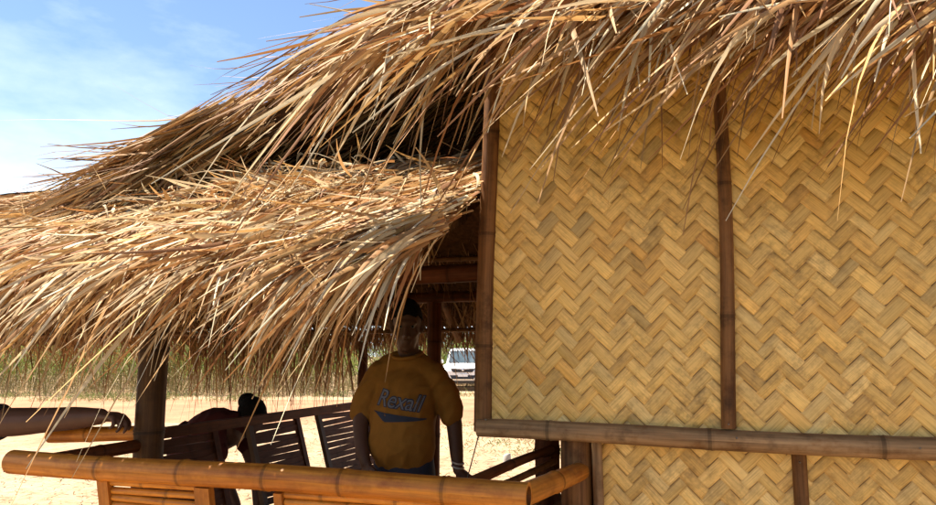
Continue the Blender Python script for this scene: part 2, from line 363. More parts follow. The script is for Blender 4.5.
# ================================================================ HUT
hut = thing('bamboo_hut', (.4, 2.25, 0), 'bamboo hut with woven herringbone mat walls under a shaggy thatched awning', 'hut')
def weave_panel(name, x0, x1, z0, z1, Y, parent, pitch=.0395, seed=1, face=None):
    rg = random.Random(seed)
    bm = bmesh.new(); uvl = bm.loops.layers.uv.new('UVMap'); tl = bm.loops.layers.float_color.new('tint')
    cx_, cz_ = (x0+x1)/2, (z0+z1)/2; rad = math.hypot(x1-x0, z1-z0)/2 + .2
    def cuts():
        c = [-rad]
        while c[-1] < rad: c.append(c[-1] + pitch*rg.uniform(.80, 1.20))
        return c
    A, B = cuts(), cuts(); s2 = math.sqrt(.5); rot = rg.uniform(-.02, .02)
    ca, sa = math.cos(math.pi/4+rot), math.sin(math.pi/4+rot)
    pal = [(.80,.515,.165), (.82,.54,.185), (.77,.485,.145), (.83,.57,.215), (.74,.45,.13), (.80,.52,.165)]
    toneA = [(rg.choice(pal), rg.uniform(.90, 1.06)) for _ in A]; toneB = [(rg.choice(pal), rg.uniform(.90, 1.06)) for _ in B]
    def flt(along0, along1, ac0, ac1, warp, tone):
        # one float: long axis 'along', cross 'ac'; ends dive under the neighbours
        wd = ac1-ac0; g_ = wd*.028; L0 = along1-along0; e = .012 + rg.uniform(0, .004)
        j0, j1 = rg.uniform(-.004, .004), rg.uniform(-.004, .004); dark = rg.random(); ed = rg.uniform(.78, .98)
        br = tone[1]*rg.uniform(.87, 1.09)
        if dark < .03: br *= rg.uniform(.62, .8)
        if not warp: br *= .90
        if dark > .9: br *= rg.uniform(1.08, 1.2)
        col = tuple(c*br for c in tone[0]); 
        if rg.random() < .05: col = (col[0]*.96, col[1]*.86, col[2]*.72)
        lift = rg.uniform(.0012, .0026); tilt = rg.uniform(-.0016, .0016)
        rows = []
        for t_ in (-e/L0, .0, .16, .5, .84, 1.0, 1+e/L0):
            h = lift*(1 - abs(2*t_-1)**2.6*1.0) if 0 <= t_ <= 1 else -.0016
            r = []
            for q in (0, .12, .5, .88, 1):
                hh = h + tilt*(q-.5)*2 + .0011*(1-(2*q-1)**2) - (.0012 if q in (0, 1) else 0)
                al = along0 + L0*t_ + (j0 if t_ < .5 else j1); cr = ac0 + g_ + (wd-2*g_)*q
                a_, b_ = (cr, al) if warp else (al, cr)
                X = cx_ + a_*ca - b_*sa; Z = cz_ + a_*sa + b_*ca
                r.append((bm.verts.new((X, Y - .004 - hh, Z)), cr*9 + (0 if warp else 40) + rg.random()*0, al*9))
            rows.append(r)
        uo = rg.uniform(0, 30)
        for i in range(len(rows)-1):
            for j in range(4):
                q = (rows[i][j], rows[i][j+1], rows[i+1][j+1], rows[i+1][j])
                try: f = bm.faces.new([k[0] for k in q])
                except ValueError: continue
                f.smooth = True
                for lp, k in zip(f.loops, q):
                    lp[uvl].uv = (k[1]*2.2+uo, k[2]*.9); lp[tl] = (*col, 1) if 0 < j < 3 and 0 < i < 5 else (col[0]*ed, col[1]*ed*.93, col[2]*ed*.84, 1)   # strip edges tinted darker: dirt plus painted seam shade
    def inside(a_, b_): 
        X = a_*ca - b_*sa; Z = a_*sa + b_*ca
        return abs(X) < (x1-x0)/2 + pitch*2.2 and abs(Z) < (z1-z0)/2 + pitch*2.2
    for i in range(len(A)-2):
        for j in range(len(B)-2):
            k = (i - j) % 4
            if k == 1 and inside((A[i]+A[i+1])/2, B[j+1]): flt(B[j], B[j+2], A[i], A[i+1], True, toneA[i])
            if k == 2 and inside(A[i+1], (B[j]+B[j+1])/2): flt(A[i], A[i+2], B[j], B[j+1], False, toneB[j])
    for co, no in (((x0,0,0),(-1,0,0)), ((x1,0,0),(1,0,0)), ((0,0,z0),(0,0,-1)), ((0,0,z1),(0,0,1))):
        bmesh.ops.bisect_plane(bm, geom=bm.verts[:]+bm.edges[:]+bm.faces[:], plane_co=co, plane_no=no, clear_outer=True)
    bmesh.ops.recalc_face_normals(bm, faces=bm.faces[:])
    # backing mat with thickness
    def bk(lo, hi):
        q = [bm.verts.new(p) for p in [(lo[0],lo[1],lo[2]),(hi[0],lo[1],lo[2]),(hi[0],hi[1],lo[2]),(lo[0],hi[1],lo[2]),(lo[0],lo[1],hi[2]),(hi[0],lo[1],hi[2]),(hi[0],hi[1],hi[2]),(lo[0],hi[1],hi[2])]]
        for f in ((0,3,2,1),(4,5,6,7),(0,1,5,4),(1,2,6,5),(2,3,7,6),(3,0,4,7)):
            fa = bm.faces.new([q[k] for k in f])
            for lp in fa.loops: lp[tl] = (.27, .14, .04, 1)
    bk((x0, Y-.002, z0), (x1, Y+.010, z1))
    me = bpy.data.meshes.new(name); bm.to_mesh(me); bm.free()
    o0 = origin(parent)
    if face is not None: me.transform(face)
    me.transform(Matrix.Translation(-o0)); me.materials.append(M['weave'])
    o = bpy.data.objects.new(name, me); COL.objects.link(o); o.parent = parent
    return o
WY = 2.25
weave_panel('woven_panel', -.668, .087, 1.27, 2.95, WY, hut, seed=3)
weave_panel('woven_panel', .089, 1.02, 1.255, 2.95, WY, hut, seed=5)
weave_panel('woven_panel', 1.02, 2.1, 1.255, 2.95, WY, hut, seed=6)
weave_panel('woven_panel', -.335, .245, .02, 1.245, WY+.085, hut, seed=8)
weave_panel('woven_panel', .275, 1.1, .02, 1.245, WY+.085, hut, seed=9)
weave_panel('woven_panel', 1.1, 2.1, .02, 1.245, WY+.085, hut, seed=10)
# side and back walls of the hut (seen only from a step aside)
side = Matrix.Translation((-.39, 2.33, 0)) @ Matrix.Rotation(-math.pi/2, 4, 'Z')
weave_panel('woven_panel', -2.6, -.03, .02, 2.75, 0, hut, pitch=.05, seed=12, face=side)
b = MB(); b.box((-.40, 4.95, 0), (2.1, 4.97, 2.9)); b.box((2.1, 2.25, 0), (2.12, 4.97, 2.9)); b.build('woven_panel', M['backing'], hut, False)
def one_pole(name, p0, p1, r0, r1, mat, parent, nodes=None, **kw):
    b = MB(); Ln = (Vector(p1)-Vector(p0)).length
    pole(b, p0, p1, r0, r1, rail_nodes(Ln) if nodes is None else nodes, **kw); return b.build(name, mat, parent)
# sill pole under the upper panels, split-bamboo frame members
one_pole('sill_pole', (-.705, WY-.022, 1.262), (2.12, WY-.012, 1.232), .030, .033, M['grey'], hut, [.235, .72, 1.17, 1.62, 2.05, 2.5], jit=.003)
one_pole('corner_post', (-.694, WY-.006, 1.25), (-.645, WY-.002, 2.95), .031, .027, M['brown'], hut, [.28, .66, 1.02, 1.4], jit=.005)
one_pole('wall_post', (.076, WY-.016, 1.285), (.110, WY-.018, 2.95), .021, .019, M['brown'], hut, [.33, .74, 1.15], jit=.006)
one_pole('wall_post', (1.02, WY-.016, 1.285), (1.03, WY-.018, 2.95), .024, .02, M['brown'], hut)
one_pole('wall_post', (.262, WY+.078, -.1), (.262, WY+.078, 1.25), .021, .021, M['brown'], hut, [.3, .72, 1.08])
one_pole('wall_post', (1.1, WY+.078, -.1), (1.1, WY+.078, 1.25), .021, .021, M['brown'], hut)
one_pole('wall_post', (-.327, WY+.05, -.1), (-.327, WY+.05, 1.24), .017, .017, M['grey'], hut, [.4, .8, 1.1])
one_pole('corner_post', (-.40, WY+.075, -.1), (-.40, WY+.075, 1.24), .055, .05, M['brown'], hut, [.35, .75, 1.06], jit=.004)
nm_ = m_plain('rusty nail', (.30, .26, .22), .4, .2, 30, 1)
for x, z in ((-.672, 1.292), (-.655, 1.262), (.070, 1.30), (.09, 1.262), (.55, 1.252), (1.0, 1.25), (-.39, 1.10), (.262, 1.19)):
    b = MB(); y = WY - .053 if z > 1.2 else WY + .03
    b.grid([[(x + r*math.cos(w), y + d, z + r*math.sin(w)) for w in [2*math.pi*j/10 for j in range(10)]] for r, d in ((.0028, .012), (.0028, .001), (.0001, 0))], None, (1, 1, 1), True); b.build('nail', nm_, hut)
for p0, p1 in (((-.72, 2.30, 2.62), (2.1, 2.30, 2.62)), ((-.95, 2.0, 2.50), (2.1, 2.0, 2.50))):
    one_pole('purlin', p0, p1, .03, .03, M['brown'], hut)
# ---- awning thatch over the wall
def roof_slab(mb, x0, x1, y0, z0, y1, z1, th, n=14, m=8):
    top, bot = [], []
    for i in range(n+1):
        x = x0 + (x1-x0)*i/n; rt_, rb_ = [], []
        for j in range(m+1):
            y = y0+(y1-y0)*j/m; z = z0+(z1-z0)*j/m; d = random.uniform(-.012, .012)
            rt_.append((x, y, z+d)); rb_.append((x, y+.02, z-th*(min(1, .25+j*.5))+random.uniform(-.015, .015)))
        top.append(rt_); bot.append(rb_)
    mb.grid(top); mb.grid([r[::-1] for r in bot])
    for a_, b_ in ((0, 0), (n, n)): mb.grid([top[a_], bot[b_]])
    mb.grid([[r[0] for r in top], [r[0] for r in bot]]); mb.grid([[r[-1] for r in top], [r[-1] for r in bot]])
def awning():
    x0, x1 = -.82, 2.3; ye, ze, k = 1.82, 2.50, .74
    sl = np.array([0, -1, -k])/math.hypot(1, k); nm = np.array([0, -k, 1])/math.hypot(1, k)
    zt = lambda x: -.10*np.clip(x+.45, 0, 1.2)          # the eave sinks a little towards the right
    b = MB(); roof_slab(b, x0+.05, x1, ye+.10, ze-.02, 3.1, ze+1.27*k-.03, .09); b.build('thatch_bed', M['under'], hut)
    parts = []
    def layer(n, q0, q1, Lr, sweep, sagr, wr, pal, lift, xr=(x0, x1), h0=(.0, .07), fwd=0, weights=None, **kw):
        x = U(*xr, n); q = U(q0, q1, n); x = np.maximum(x, x0 + .05 + .55*(q-.1))
        if fwd and xr[0] >= x0: x = np.where((x < -.25) & (RNG.random(n) > .34), U(-.25, x1, n), x)
        base = np.column_stack([x, ye + q, ze + q*k + zt(x)]) + nm*U(*h0, n)[:, None]
        d = sl[None, :] + nm*U(*lift, n)[:, None]; d[:, 0] -= np.abs(U(*sweep, n)) + .35*np.clip(x, 0, 1.5); d[:, 1] -= fwd
        parts.append(blades(base, d, U(*Lr, n), U(*wr, n), U(*sagr, n), nm, pal, weights=weights, **kw))
    layer(2300, .06, 1.1, (.28, .50), (.1, .6), (.0, .25), (.012, .026), STRAW, (-.06, .13))
    layer(800, -.02, .30, (.18, .36), (.4, 1.0), (.1, .35), (.012, .026), STRAW, (-.02, .2), fwd=-.35)
    layer(330, -.02, .22, (.34, .62), (.45, 1.05), (.08, .3), (.014, .028), STRAW, (.0, .2), fwd=-.4)
    layer(80, -.02, .22, (.42, .64), (.5, 1.1), (.08, .3), (.013, .028), STRAW, (.0, .2), fwd=-.4)
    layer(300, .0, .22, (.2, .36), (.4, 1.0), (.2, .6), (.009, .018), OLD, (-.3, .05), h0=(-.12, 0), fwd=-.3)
    # the loose left end of the awning, swept down to the lower roof
    layer(75, .02, .30, (.4, .66), (.35, .95), (.1, .3), (.014, .028), STRAW, (-.02, .18), xr=(x0-.02, x0+.45), fwd=-.45)
    layer(30, -.02, .25, (.5, .74), (.5, 1.1), (.15, .35), (.014, .028), STRAW, (-.02, .18), xr=(x0-.02, x0+.4), fwd=-.45)
    # near-horizontal stray blades lying across the eave
    n = 70; x = U(x0+.1, x1, n)
    base = np.column_stack([x, ye + U(-.03, .25, n), ze + U(.03, .16, n) + zt(x)]); di = np.column_stack([-np.ones(n)*np.sign(RNG.random(n)-.25), U(-.3, .1, n), U(-.35, .12, n)])
    parts.append(blades(base, di, U(.25, .55, n), U(.007, .014, n), U(.05, .3, n), nm, STRAW))
    link_np('awning_thatch', *cat(parts), M['straw'], hut)
awning()
# ---- main gable roof, sloping down to the left, whose verge is seen end-on
def gable():
    xa, za, k = -2.93, 2.05, .475
    b = MB(); rows_t, rows_b = [], []
    for i in range(17):
        x = -2.80 + 3.3*i/16; z = za + (x-xa)*k - .03
        rows_t.append([(x, 2.46 + (5.3-2.46)*j/8, z + random.uniform(-.012, .012)) for j in range(9)])
        rows_b.append([(x+.02, 2.48 + (5.3-2.48)*j/8, z - min(.16, .03+.05*i) + random.uniform(-.015, .015)) for j in range(9)])
    b.grid(rows_t); b.grid([r[::-1] for r in rows_b])
    b.grid([[r[0] for r in rows_t], [r[0] for r in rows_b]]); b.grid([[r[-1] for r in rows_t], [r[-1] for r in rows_b]])
    b.grid([rows_t[0], rows_b[0]]); b.grid([rows_t[-1], rows_b[-1]])
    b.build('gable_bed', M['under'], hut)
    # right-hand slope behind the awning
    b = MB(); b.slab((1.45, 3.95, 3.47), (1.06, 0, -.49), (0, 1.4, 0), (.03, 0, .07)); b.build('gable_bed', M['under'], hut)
    sl = np.array([-1, 0, -k])/math.hypot(1, k); nm = np.array([-k, 0, 1])/math.hypot(1, k)
    parts = []
    def layer(n, xr, yr, hr, Lr, sagr, fwd, wr, pal, lift=(-.05, .1), **kw):
        x = U(*xr, n); y = U(*yr, n)
        base = np.column_stack([x, y, za + (x-xa)*k]) + nm*U(*hr, n)[:, None]
        d = sl[None, :] + nm*U(*lift, n)[:, None] + np.array([0, -1, 0])*U(*fwd, n)[:, None]
        parts.append(blades(base, d, U(*Lr, n), U(*wr, n), U(*sagr, n), np.array([-.3, -.8, .5]), pal, **kw))
    BR = np.concatenate([OLD, STRAW[[2, 3, 4, 5]], OLD])
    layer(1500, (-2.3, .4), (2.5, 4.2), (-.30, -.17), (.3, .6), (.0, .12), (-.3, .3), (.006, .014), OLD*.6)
    layer(2600, (-2.75, .4), (2.4, 4.6), (-.02, .05), (.4, .7), (.0, .1), (-.08, .08), (.009, .019), BR)
    layer(240, (-1.9, -.3), (2.36, 2.55), (-.05, .03), (.3, .5), (.02, .14), (-.02, .08), (.008, .017), BR)
    layer(2500, (-2.85, -1.8), (2.28, 2.52), (-.16, .03), (.40, .75), (.02, .16), (-.02, .10), (.008, .018), BR)
    layer(260, (-2.3, -1.7), (2.3, 2.5), (-.22, -.08), (.45, .85), (.02, .2), (-.02, .14), (.009, .019), BR)
    layer(110, (-2.95, -1.2), (2.3, 2.7), (.01, .05), (.25, .5), (.0, .1), (-.1, .08), (.005, .011), BR, (-.02, .10), curl=.2)
    layer(3, (-2.6, -1.2), (2.3, 2.5), (.02, .06), (.35, .6), (-.1, .15), (-.06, .05), (.004, .008), BR, (.05, .3), curl=.35)
    layer(500, (-3.05, -2.5), (2.26, 2.9), (-.07, .03), (.25, .5), (.05, .2), (-.05, .15), (.005, .011), BR)
    link_np('gable_thatch', *cat(parts), M['straw_dark'], hut)
gable()

# ================================================================ PAVILION
pav = thing('bamboo_pavilion', (-2.2, 2.4, 0), 'open bamboo pavilion under a low thatched roof, joined to the left of the hut', 'pavilion')
CX0, CX1 = -6.2, -.69
def porch_thatch():
    ye, ze, k = 1.74, 1.79, .54; yr = 3.15; zr = ze + (yr-ye)*k
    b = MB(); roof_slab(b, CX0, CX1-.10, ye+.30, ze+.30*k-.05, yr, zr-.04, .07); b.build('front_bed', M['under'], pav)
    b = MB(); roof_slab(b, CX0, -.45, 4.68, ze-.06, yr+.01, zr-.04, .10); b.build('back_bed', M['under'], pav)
    sl = np.array([0, -1, -k])/math.hypot(1, k); nm = np.array([0, -k, 1])/math.hypot(1, k)
    parts = []
    def layer(n, xr, qr, Lr, sweep, sagr, wr, pal, lift, h0=(0, .06), weights=None, fwd=0, **kw):
        x = U(*xr, n); q = U(*qr, n)
        base = np.column_stack([x, ye+q, ze+q*k]) + nm*U(*h0, n)[:, None]
        d = sl[None, :] + nm*U(*lift, n)[:, None]; d[:, 0] -= U(*sweep, n) + .38*np.clip((x+1.5)/.8, 0, 1); d[:, 1] -= fwd
        parts.append(blades(base, d, U(*Lr, n)*(.86 - .06*np.clip((x+1.5)/.8, 0, 1) - .26*np.clip((-1.85-x)/.6, 0, 1)*(q < .4)), U(*wr, n), U(*sagr, n), nm, pal, weights=weights, **kw))
    wp = np.array([.17,.15,.15,.12,.09,.14,.10,.08]); wp /= wp.sum()
    layer(5200, (CX0, CX1), (.08, 1.0), (.26, .48), (-.3, .35), (.0, .25), (.011, .022), STRAW, (-.05, .12), weights=wp)
    layer(1700, (CX0, CX1), (.0, .34), (.22, .39), (-.15, .5), (.15, .55), (.011, .022), STRAW, (-.03, .2), weights=wp, fwd=-.3)
    layer(650, (CX0, CX1-.1), (.0, .4), (.32, .54), (-.1, .6), (.15, .55), (.012, .025), STRAW, (.0, .22), weights=wp, fwd=-.35)
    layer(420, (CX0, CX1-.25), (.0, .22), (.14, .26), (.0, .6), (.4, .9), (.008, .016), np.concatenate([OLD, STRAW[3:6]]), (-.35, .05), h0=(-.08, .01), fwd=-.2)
    # loose blades at the right-hand end under the awning
    layer(300, (CX1-.3, CX1+.02), (.02, .85), (.25, .5), (.5, 1.3), (.1, .5), (.010, .022), STRAW, (-.05, .12))
    layer(300, (CX1-.34, CX1+.03), (.0, .42), (.28, .44), (.0, .5), (.2, .6), (.012, .024), STRAW, (-.08, .12), fwd=-.2)
    layer(200, (CX1-.22, CX1+.02), (.12, .6), (.22, .42), (.75, 1.5), (.1, .45), (.010, .020), STRAW, (-.1, .1), fwd=-.2)
    # crumpled cut ends where the gable rests on the lower roof
    n = 750; x = RNG.normal(-1.62, .28, n); y = RNG.normal(2.30, .10, n)
    base = np.column_stack([x, y, ze + (y-ye)*k + U(.02, .13, n)]); di = np.column_stack([RNG.normal(-.3, .8, n), RNG.normal(-.5, .6, n), RNG.normal(.0, .28, n)])
    parts.append(blades(base, di, U(.05, .15, n), U(.008, .018, n), U(.1, .6, n), nm, STRAW, 6, .5, .5, 1.6, weights=wp))
    link_np('front_thatch', *cat(parts), M['straw'], pav)
    # back slope and its hanging fringe, seen from inside against the light
    parts = []; nb = np.array([0, k, 1])/math.hypot(1, k)
    n = 3600; x = U(CX0, -.45, n); q = U(.0, 1.2, n)
    base = np.column_stack([x, 4.72-q, ze + q*k - U(.10, .19, n)]); d = np.column_stack([U(-.6, .4, n), np.ones(n), -k*np.ones(n) + RNG.normal(0, .08, n)])
    parts.append(blades(base, d, U(.3, .55, n), U(.007, .015, n), U(0, .1, n), nb, np.concatenate([OLD, STRAW[3:6]])))
    n = 2400; x = U(CX0, -.45, n); y = 4.70 + RNG.normal(0, .07, n)
    Lf = np.where(x < -2.55, U(.2, .50, n), U(.06, .16, n))
    Lf = np.where((x < -4.0) & (RNG.random(n) > .12), .06, Lf); base = np.column_stack([x, y, np.full(n, 1.69) + U(-.05, .05, n)]); d = np.column_stack([RNG.normal(-.08, .22, n), RNG.normal(.15, .2, n), -np.ones(n)])
    parts.append(blades(base, d, Lf, U(.006, .015, n), U(0, .3, n), np.array([0, -1., 0]), np.concatenate([OLD, STRAW[3:6]]), 6, .08, .12, .8))
    n = 2800; x = U(CX0, -.45, n); q = U(.0, 1.4, n)
    base = np.column_stack([x, 4.72-q, ze + q*k]) + nb*U(0, .06, n)[:, None]; d = np.column_stack([U(-.5, .5, n), np.ones(n), -k*np.ones(n)])
    parts.append(blades(base, d, U(.3, .55, n), U(.007, .014, n), U(.05, .3, n), nb, STRAW))
    link_np('back_thatch', *cat(parts), M['straw_dark'], pav)
porch_thatch()
P_ = one_pole
P_('post', (-2.212, 2.42, -.1), (-2.232, 2.42, 2.05), .062, .058, M['post'], pav, [.32, .66, .98, 1.28, 1.62, 1.9], jit=.004)
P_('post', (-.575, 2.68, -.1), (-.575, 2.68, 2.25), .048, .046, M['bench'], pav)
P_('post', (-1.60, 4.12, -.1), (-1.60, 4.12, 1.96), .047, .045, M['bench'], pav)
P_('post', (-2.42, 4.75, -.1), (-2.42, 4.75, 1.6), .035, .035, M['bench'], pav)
P_('post', (-5.8, 2.42, -.1), (-5.8, 2.42, 2.05), .055, .055, M['post'], pav)
P_('post', (-5.8, 4.12, -.1), (-5.8, 4.12, 1.96), .05, .05, M['post'], pav)
P_('beam', (-6.1, 2.40, 1.80), (-.5, 2.40, 1.80), .036, .034, M['bench'], pav)
P_('beam', (-6.1, 4.10, 1.86), (-.4, 4.10, 1.86), .036, .034, M['bench'], pav)
for x in (-5.9, -5.35, -4.8, -4.3, -3.7, -3.1, -2.5, -2.05, -1.6, -1.15, -.7):
    P_('rafter', (x, 4.62, 1.60), (x+.08, 3.15, 2.50), .022, .02, M['brown'], pav, seg=10)
    if x < -1: P_('rafter', (x, 1.92, 1.70), (x+.02, 3.15, 2.50), .022, .02, M['bench'], pav, seg=10)
for y, z in ((4.45, 1.665), (4.15, 1.85), (3.8, 2.06)):
    P_('batten', (-6.1, y, z), (-.45, y, z), .014, .014, M['brown'], pav, seg=8)
P_('hand_rail', (-2.75, 2.40, 1.152), (-2.262, 2.41, 1.172), .033, .031, M['rail'], pav, [.22])
P_('hand_rail', (-2.19, 1.86, 1.135), (-2.235, 2.36, 1.125), .026, .026, M['bench'], pav, [.3])

# ================================================================ BENCHES
# front bench: its back leans outwards to the camera
fb = thing('slatted_bench', (-1.3, 1.9, 0), 'golden varnished bamboo bench with its slatted back turned to the viewer', 'bench', 'bamboo benches of the pavilion')
P_('top_rail', (-2.168, 1.755, 1.154), (-.425, 1.765, 1.150), .0375, .0355, M['rail'], fb, [.385, .69, .98, 1.22, 1.52], jit=.003, seg=24)
P_('arm_rail', (-.452, 1.80, 1.140), (-.385, 2.30, 1.132), .030, .030, M['rail'], fb, [.25], jit=.002, seg=20)
def lean(zz): return 1.765 + (1.12-zz)*.22
def fstile(x, w):
    b = MB(); b.slab((x, (lean(1.115)+lean(.6))/2, .8575), (w, 0, 0), (0, .012, .012*.22), (0, (lean(.6)-lean(1.115))/2, -.2575)); return b.build('stile', M['rail'], fb, False)
for x, w in ((-1.785, .021), (-1.412, .026), (-1.152, .013), (-.49, .02)): fstile(x, w)
for x0, x1 in ((-1.762, -1.44), (-1.137, -.512)):
    b = MB(); z = 1.108
    while z > .62:
        h = random.uniform(.0105, .0125)
        pole(b, (x0, lean(z)+.006, z), (x1, lean(z)+.006, z + random.uniform(-.003, .003)), h, h, rail_nodes(x1-x0, .25), seg=10, jit=.0015, open_end=(False, False), col=(random.uniform(.85, 1.12),)*3)
        z -= h*2 + .0008
    b.build('slat_panel', M['slat'], fb)
def seat(parent, x0, x1, y0, y1, along_x, mat):
    b = MB(); z = .62; s = (y0 if along_x else x0); e = (y1 if along_x else x1)
    while s < e:
        if along_x: pole(b, (x0, s, z), (x1, s, z), .016, .016, (), seg=8, open_end=(False, False))
        else: pole(b, (s, y0, z), (s, y1, z), .016, .016, (), seg=8, open_end=(False, False))
        s += .042
    b.build('seat', mat, parent)
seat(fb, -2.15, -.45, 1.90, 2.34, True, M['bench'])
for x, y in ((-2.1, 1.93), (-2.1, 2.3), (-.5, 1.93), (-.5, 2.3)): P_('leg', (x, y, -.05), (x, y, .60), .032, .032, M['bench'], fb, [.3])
# left bench, running away from the camera
lb = thing('slatted_bench', (-2.3, 3.6, 0), 'dark stained bamboo bench of slatted panels receding behind the thick bamboo post', 'bench', 'bamboo benches of the pavilion')
b = MB(); b.slab((-2.345, 3.65, 1.147), (.022, -.012*0, 0), (.012, 1.12, .0), (0, 0, .024)); b.build('top_rail', M['bench'], lb, False)
def llean(zz): return -2.345 + (1.13-zz)*.30
def lpanel(y0, y1, ny, slats=True):
    for k, y in enumerate((y0, y1)):
        b = MB(); b.slab(((llean(1.13)+llean(.55))/2, y, .84), (.012, 0, .0036), (0, .02, 0), ((llean(.55)-llean(1.13))/2, 0, -.29)); b.build('stile', M['post'] if k == 0 else M['bench'], lb, False)
    b = MB(); z = 1.10
    while z > .58:
        h = .0145; b.slab((llean(z), (y0+y1)/2, z), (.005, 0, 0), (0, (y1-y0)/2-.018, random.uniform(-.009, .009)), (-.003, 0, h*random.uniform(1.02, 1.14))); z -= .0345*random.uniform(.97, 1.02)
    b.build('slat_panel', M['bench'], lb, False)
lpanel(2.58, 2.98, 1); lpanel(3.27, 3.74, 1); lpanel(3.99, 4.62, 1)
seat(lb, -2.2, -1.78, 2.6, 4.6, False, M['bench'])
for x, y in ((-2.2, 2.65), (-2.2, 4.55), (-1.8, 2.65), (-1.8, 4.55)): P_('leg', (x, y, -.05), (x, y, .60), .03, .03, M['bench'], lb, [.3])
# right bench, short, beside the hut wall
rb = thing('slatted_bench', (-.6, 2.2, 0), 'short dark bamboo bench of thin slats beside the hut, under the upper wall panel', 'bench', 'bamboo benches of the pavilion')
P_('top_rail', (-.632, 1.93, 1.145), (-.545, 2.62, 1.150), .016, .015, M['bench'], rb, [.3], seg=12)
b = MB()
for k in range(11):
    z = 1.105 - k*.045; o = .012*k
    pole(b, (-.618+o, 1.95, z), (-.53+o, 2.6, z+.004), .0125, .012, rail_nodes(.65, .25), seg=8, open_end=(False, False))
b.build('slat_panel', M['brown'], rb)
for y in (1.97, 2.58):
    b = MB(); xx = -.625 + (y-1.93)*.126; b.slab((xx+.065, y, .84), (.012, 0, 0), (0, .018, 0), (.075, 0, -.29)); b.build('stile', M['bench'], rb, False)
for x, y in ((-.56, 2.0), (-.47, 2.56)): P_('leg', (x, y, -.05), (x, y, .60), .02, .02, M['bench'], rb, [.3])

# ---- small things by the gap: hanging cord, leaning stake, white pail
cd = MB(); pts = []
for k in range(13):
    t = k/12; p = Vector((-.700, 2.235, 1.262)).lerp(Vector((-.80, 2.26, .95)), t) + Vector((0, 0, -.008*math.sin(math.pi*t))); pts.append(p)
cd.grid([[p + Vector((math.cos(w)*.0022, math.sin(w)*.0022, 0)) for w in (0, 1.57, 3.14, 4.71)] for p in pts], None, (1, 1, 1), True)
tag(cd.build('cord', m_plain('dark cord', (.10, .07, .05), .8)), 'thin cord hanging from the lower left corner of the woven wall panel', 'cord')
b = MB(); pole(b, (-.62, 2.75, -.05), (-.500, 2.80, 1.28), .0085, .008, [.4, .9, 1.15], seg=10)
tag(b.build('stake', m_plain('pale peeled wood', (.42, .38, .32), .7)), 'thin pale stake standing behind the short dark bench', 'stake')
stp = MB(); pr = [(.066, 0), (.058, .05), (.054, .12), (.050, .17), (.040, .185), (.0, .188)]
pc = Vector((-2.57, 9.4, -.02))
stp.grid([[pc + Vector((r*math.cos(w)*(1+.1*math.sin(3*w)), r*math.sin(w), z + .35*r*math.cos(w)*(z > .1))) for w in [2*math.pi*j/20 for j in range(20)]] for r, z in pr], None, (1, 1, 1), True)
tag(stp.build('stump', m_plain('bleached wood', (.36, .33, .29), .8, .2)), 'short bleached stump sticking out of the bright sand beyond the thin stake', 'stump')

# ================================================================ PEOPLE
SKIN = m_plain('tanned skin', (.095, .042, .024), .55, .15, 25, spec=.3); HAIR = m_plain('black hair', (.010, .008, .007), .85, .4, 90, spec=.1, bumpk=1)
def tube(mb, pts, rad, seg=14, col=(1, 1, 1)):
    """limb through pts; rad entries are r or (rx, ry); rounded ends"""
    pts = [Vector(p) for p in pts]; rad = [r if isinstance(r, tuple) else (r, r) for r in rad]
    sp, sr = [], []
    n = len(pts)
    for i in range(n-1):                               # Catmull-Rom resample
        p0, p1, p2, p3 = pts[max(0, i-1)], pts[i], pts[i+1], pts[min(n-1, i+2)]
        for k in range(5):
            t = k/5; a = 2*p1; b_ = (p2-p0)*t; c = (2*p0-5*p1+4*p2-p3)*t*t; d = (-p0+3*p1-3*p2+p3)*t**3
            sp.append((a+b_+c+d)*.5); s = t*t*(3-2*t); sr.append((rad[i][0]*(1-s)+rad[i+1][0]*s, rad[i][1]*(1-s)+rad[i+1][1]*s))
    sp.append(pts[-1]); sr.append(rad[-1])
    P = []
    def ring(c, T, rx, ry):
        ref = Vector((0, 0, 1)) if abs(T.z) < .75 else Vector((0, 1, 0))
        a = T.cross(ref).normalized(); b_ = a.cross(T).normalized()
        if abs(T.z) >= .75: a, b_ = Vector((1, 0, 0)) - T*T.x, Vector((0, 1, 0)) - T*T.y; a.normalize(); b_ = (b_ - a*b_.dot(a)).normalized()
        return [c + a*(rx*math.cos(w)) + b_*(ry*math.sin(w)) for w in [2*math.pi*j/seg for j in range(seg)]]
    T0 = (sp[1]-sp[0]).normalized(); T1 = (sp[-1]-sp[-2]).normalized()
    for q in (.02, .5, .87): P.append(ring(sp[0] - T0*min(sr[0])*math.sqrt(1-q*q)*.8, T0, sr[0][0]*q, sr[0][1]*q))
    for i, c in enumerate(sp):
        T = (sp[min(len(sp)-1, i+1)] - sp[max(0, i-1)]).normalized(); P.append(ring(c, T, *sr[i]))
    for q in (.87, .5, .02): P.append(ring(sp[-1] + T1*min(sr[-1])*math.sqrt(1-q*q)*.8, T1, sr[-1][0]*q, sr[-1][1]*q))
    mb.grid(P, None, col, True); mb.poly(P[0][::-1], col); mb.poly(P[-1], col)
def ball(mb, c, rx, ry, rz, M_=None):
    c = Vector(c); P = []
    for i in range(1, 12):
        th = math.pi*i/12
        P.append([c + ((M_ or Matrix.Identity(3)) @ Vector((rx*math.sin(th)*math.cos(w), ry*math.sin(th)*math.sin(w), rz*math.cos(th)))) for w in [2*math.pi*j/18 for j in range(18)]])
    mb.grid(P, None, (1, 1, 1), True); mb.poly(P[0][::-1]); mb.poly(P[-1])
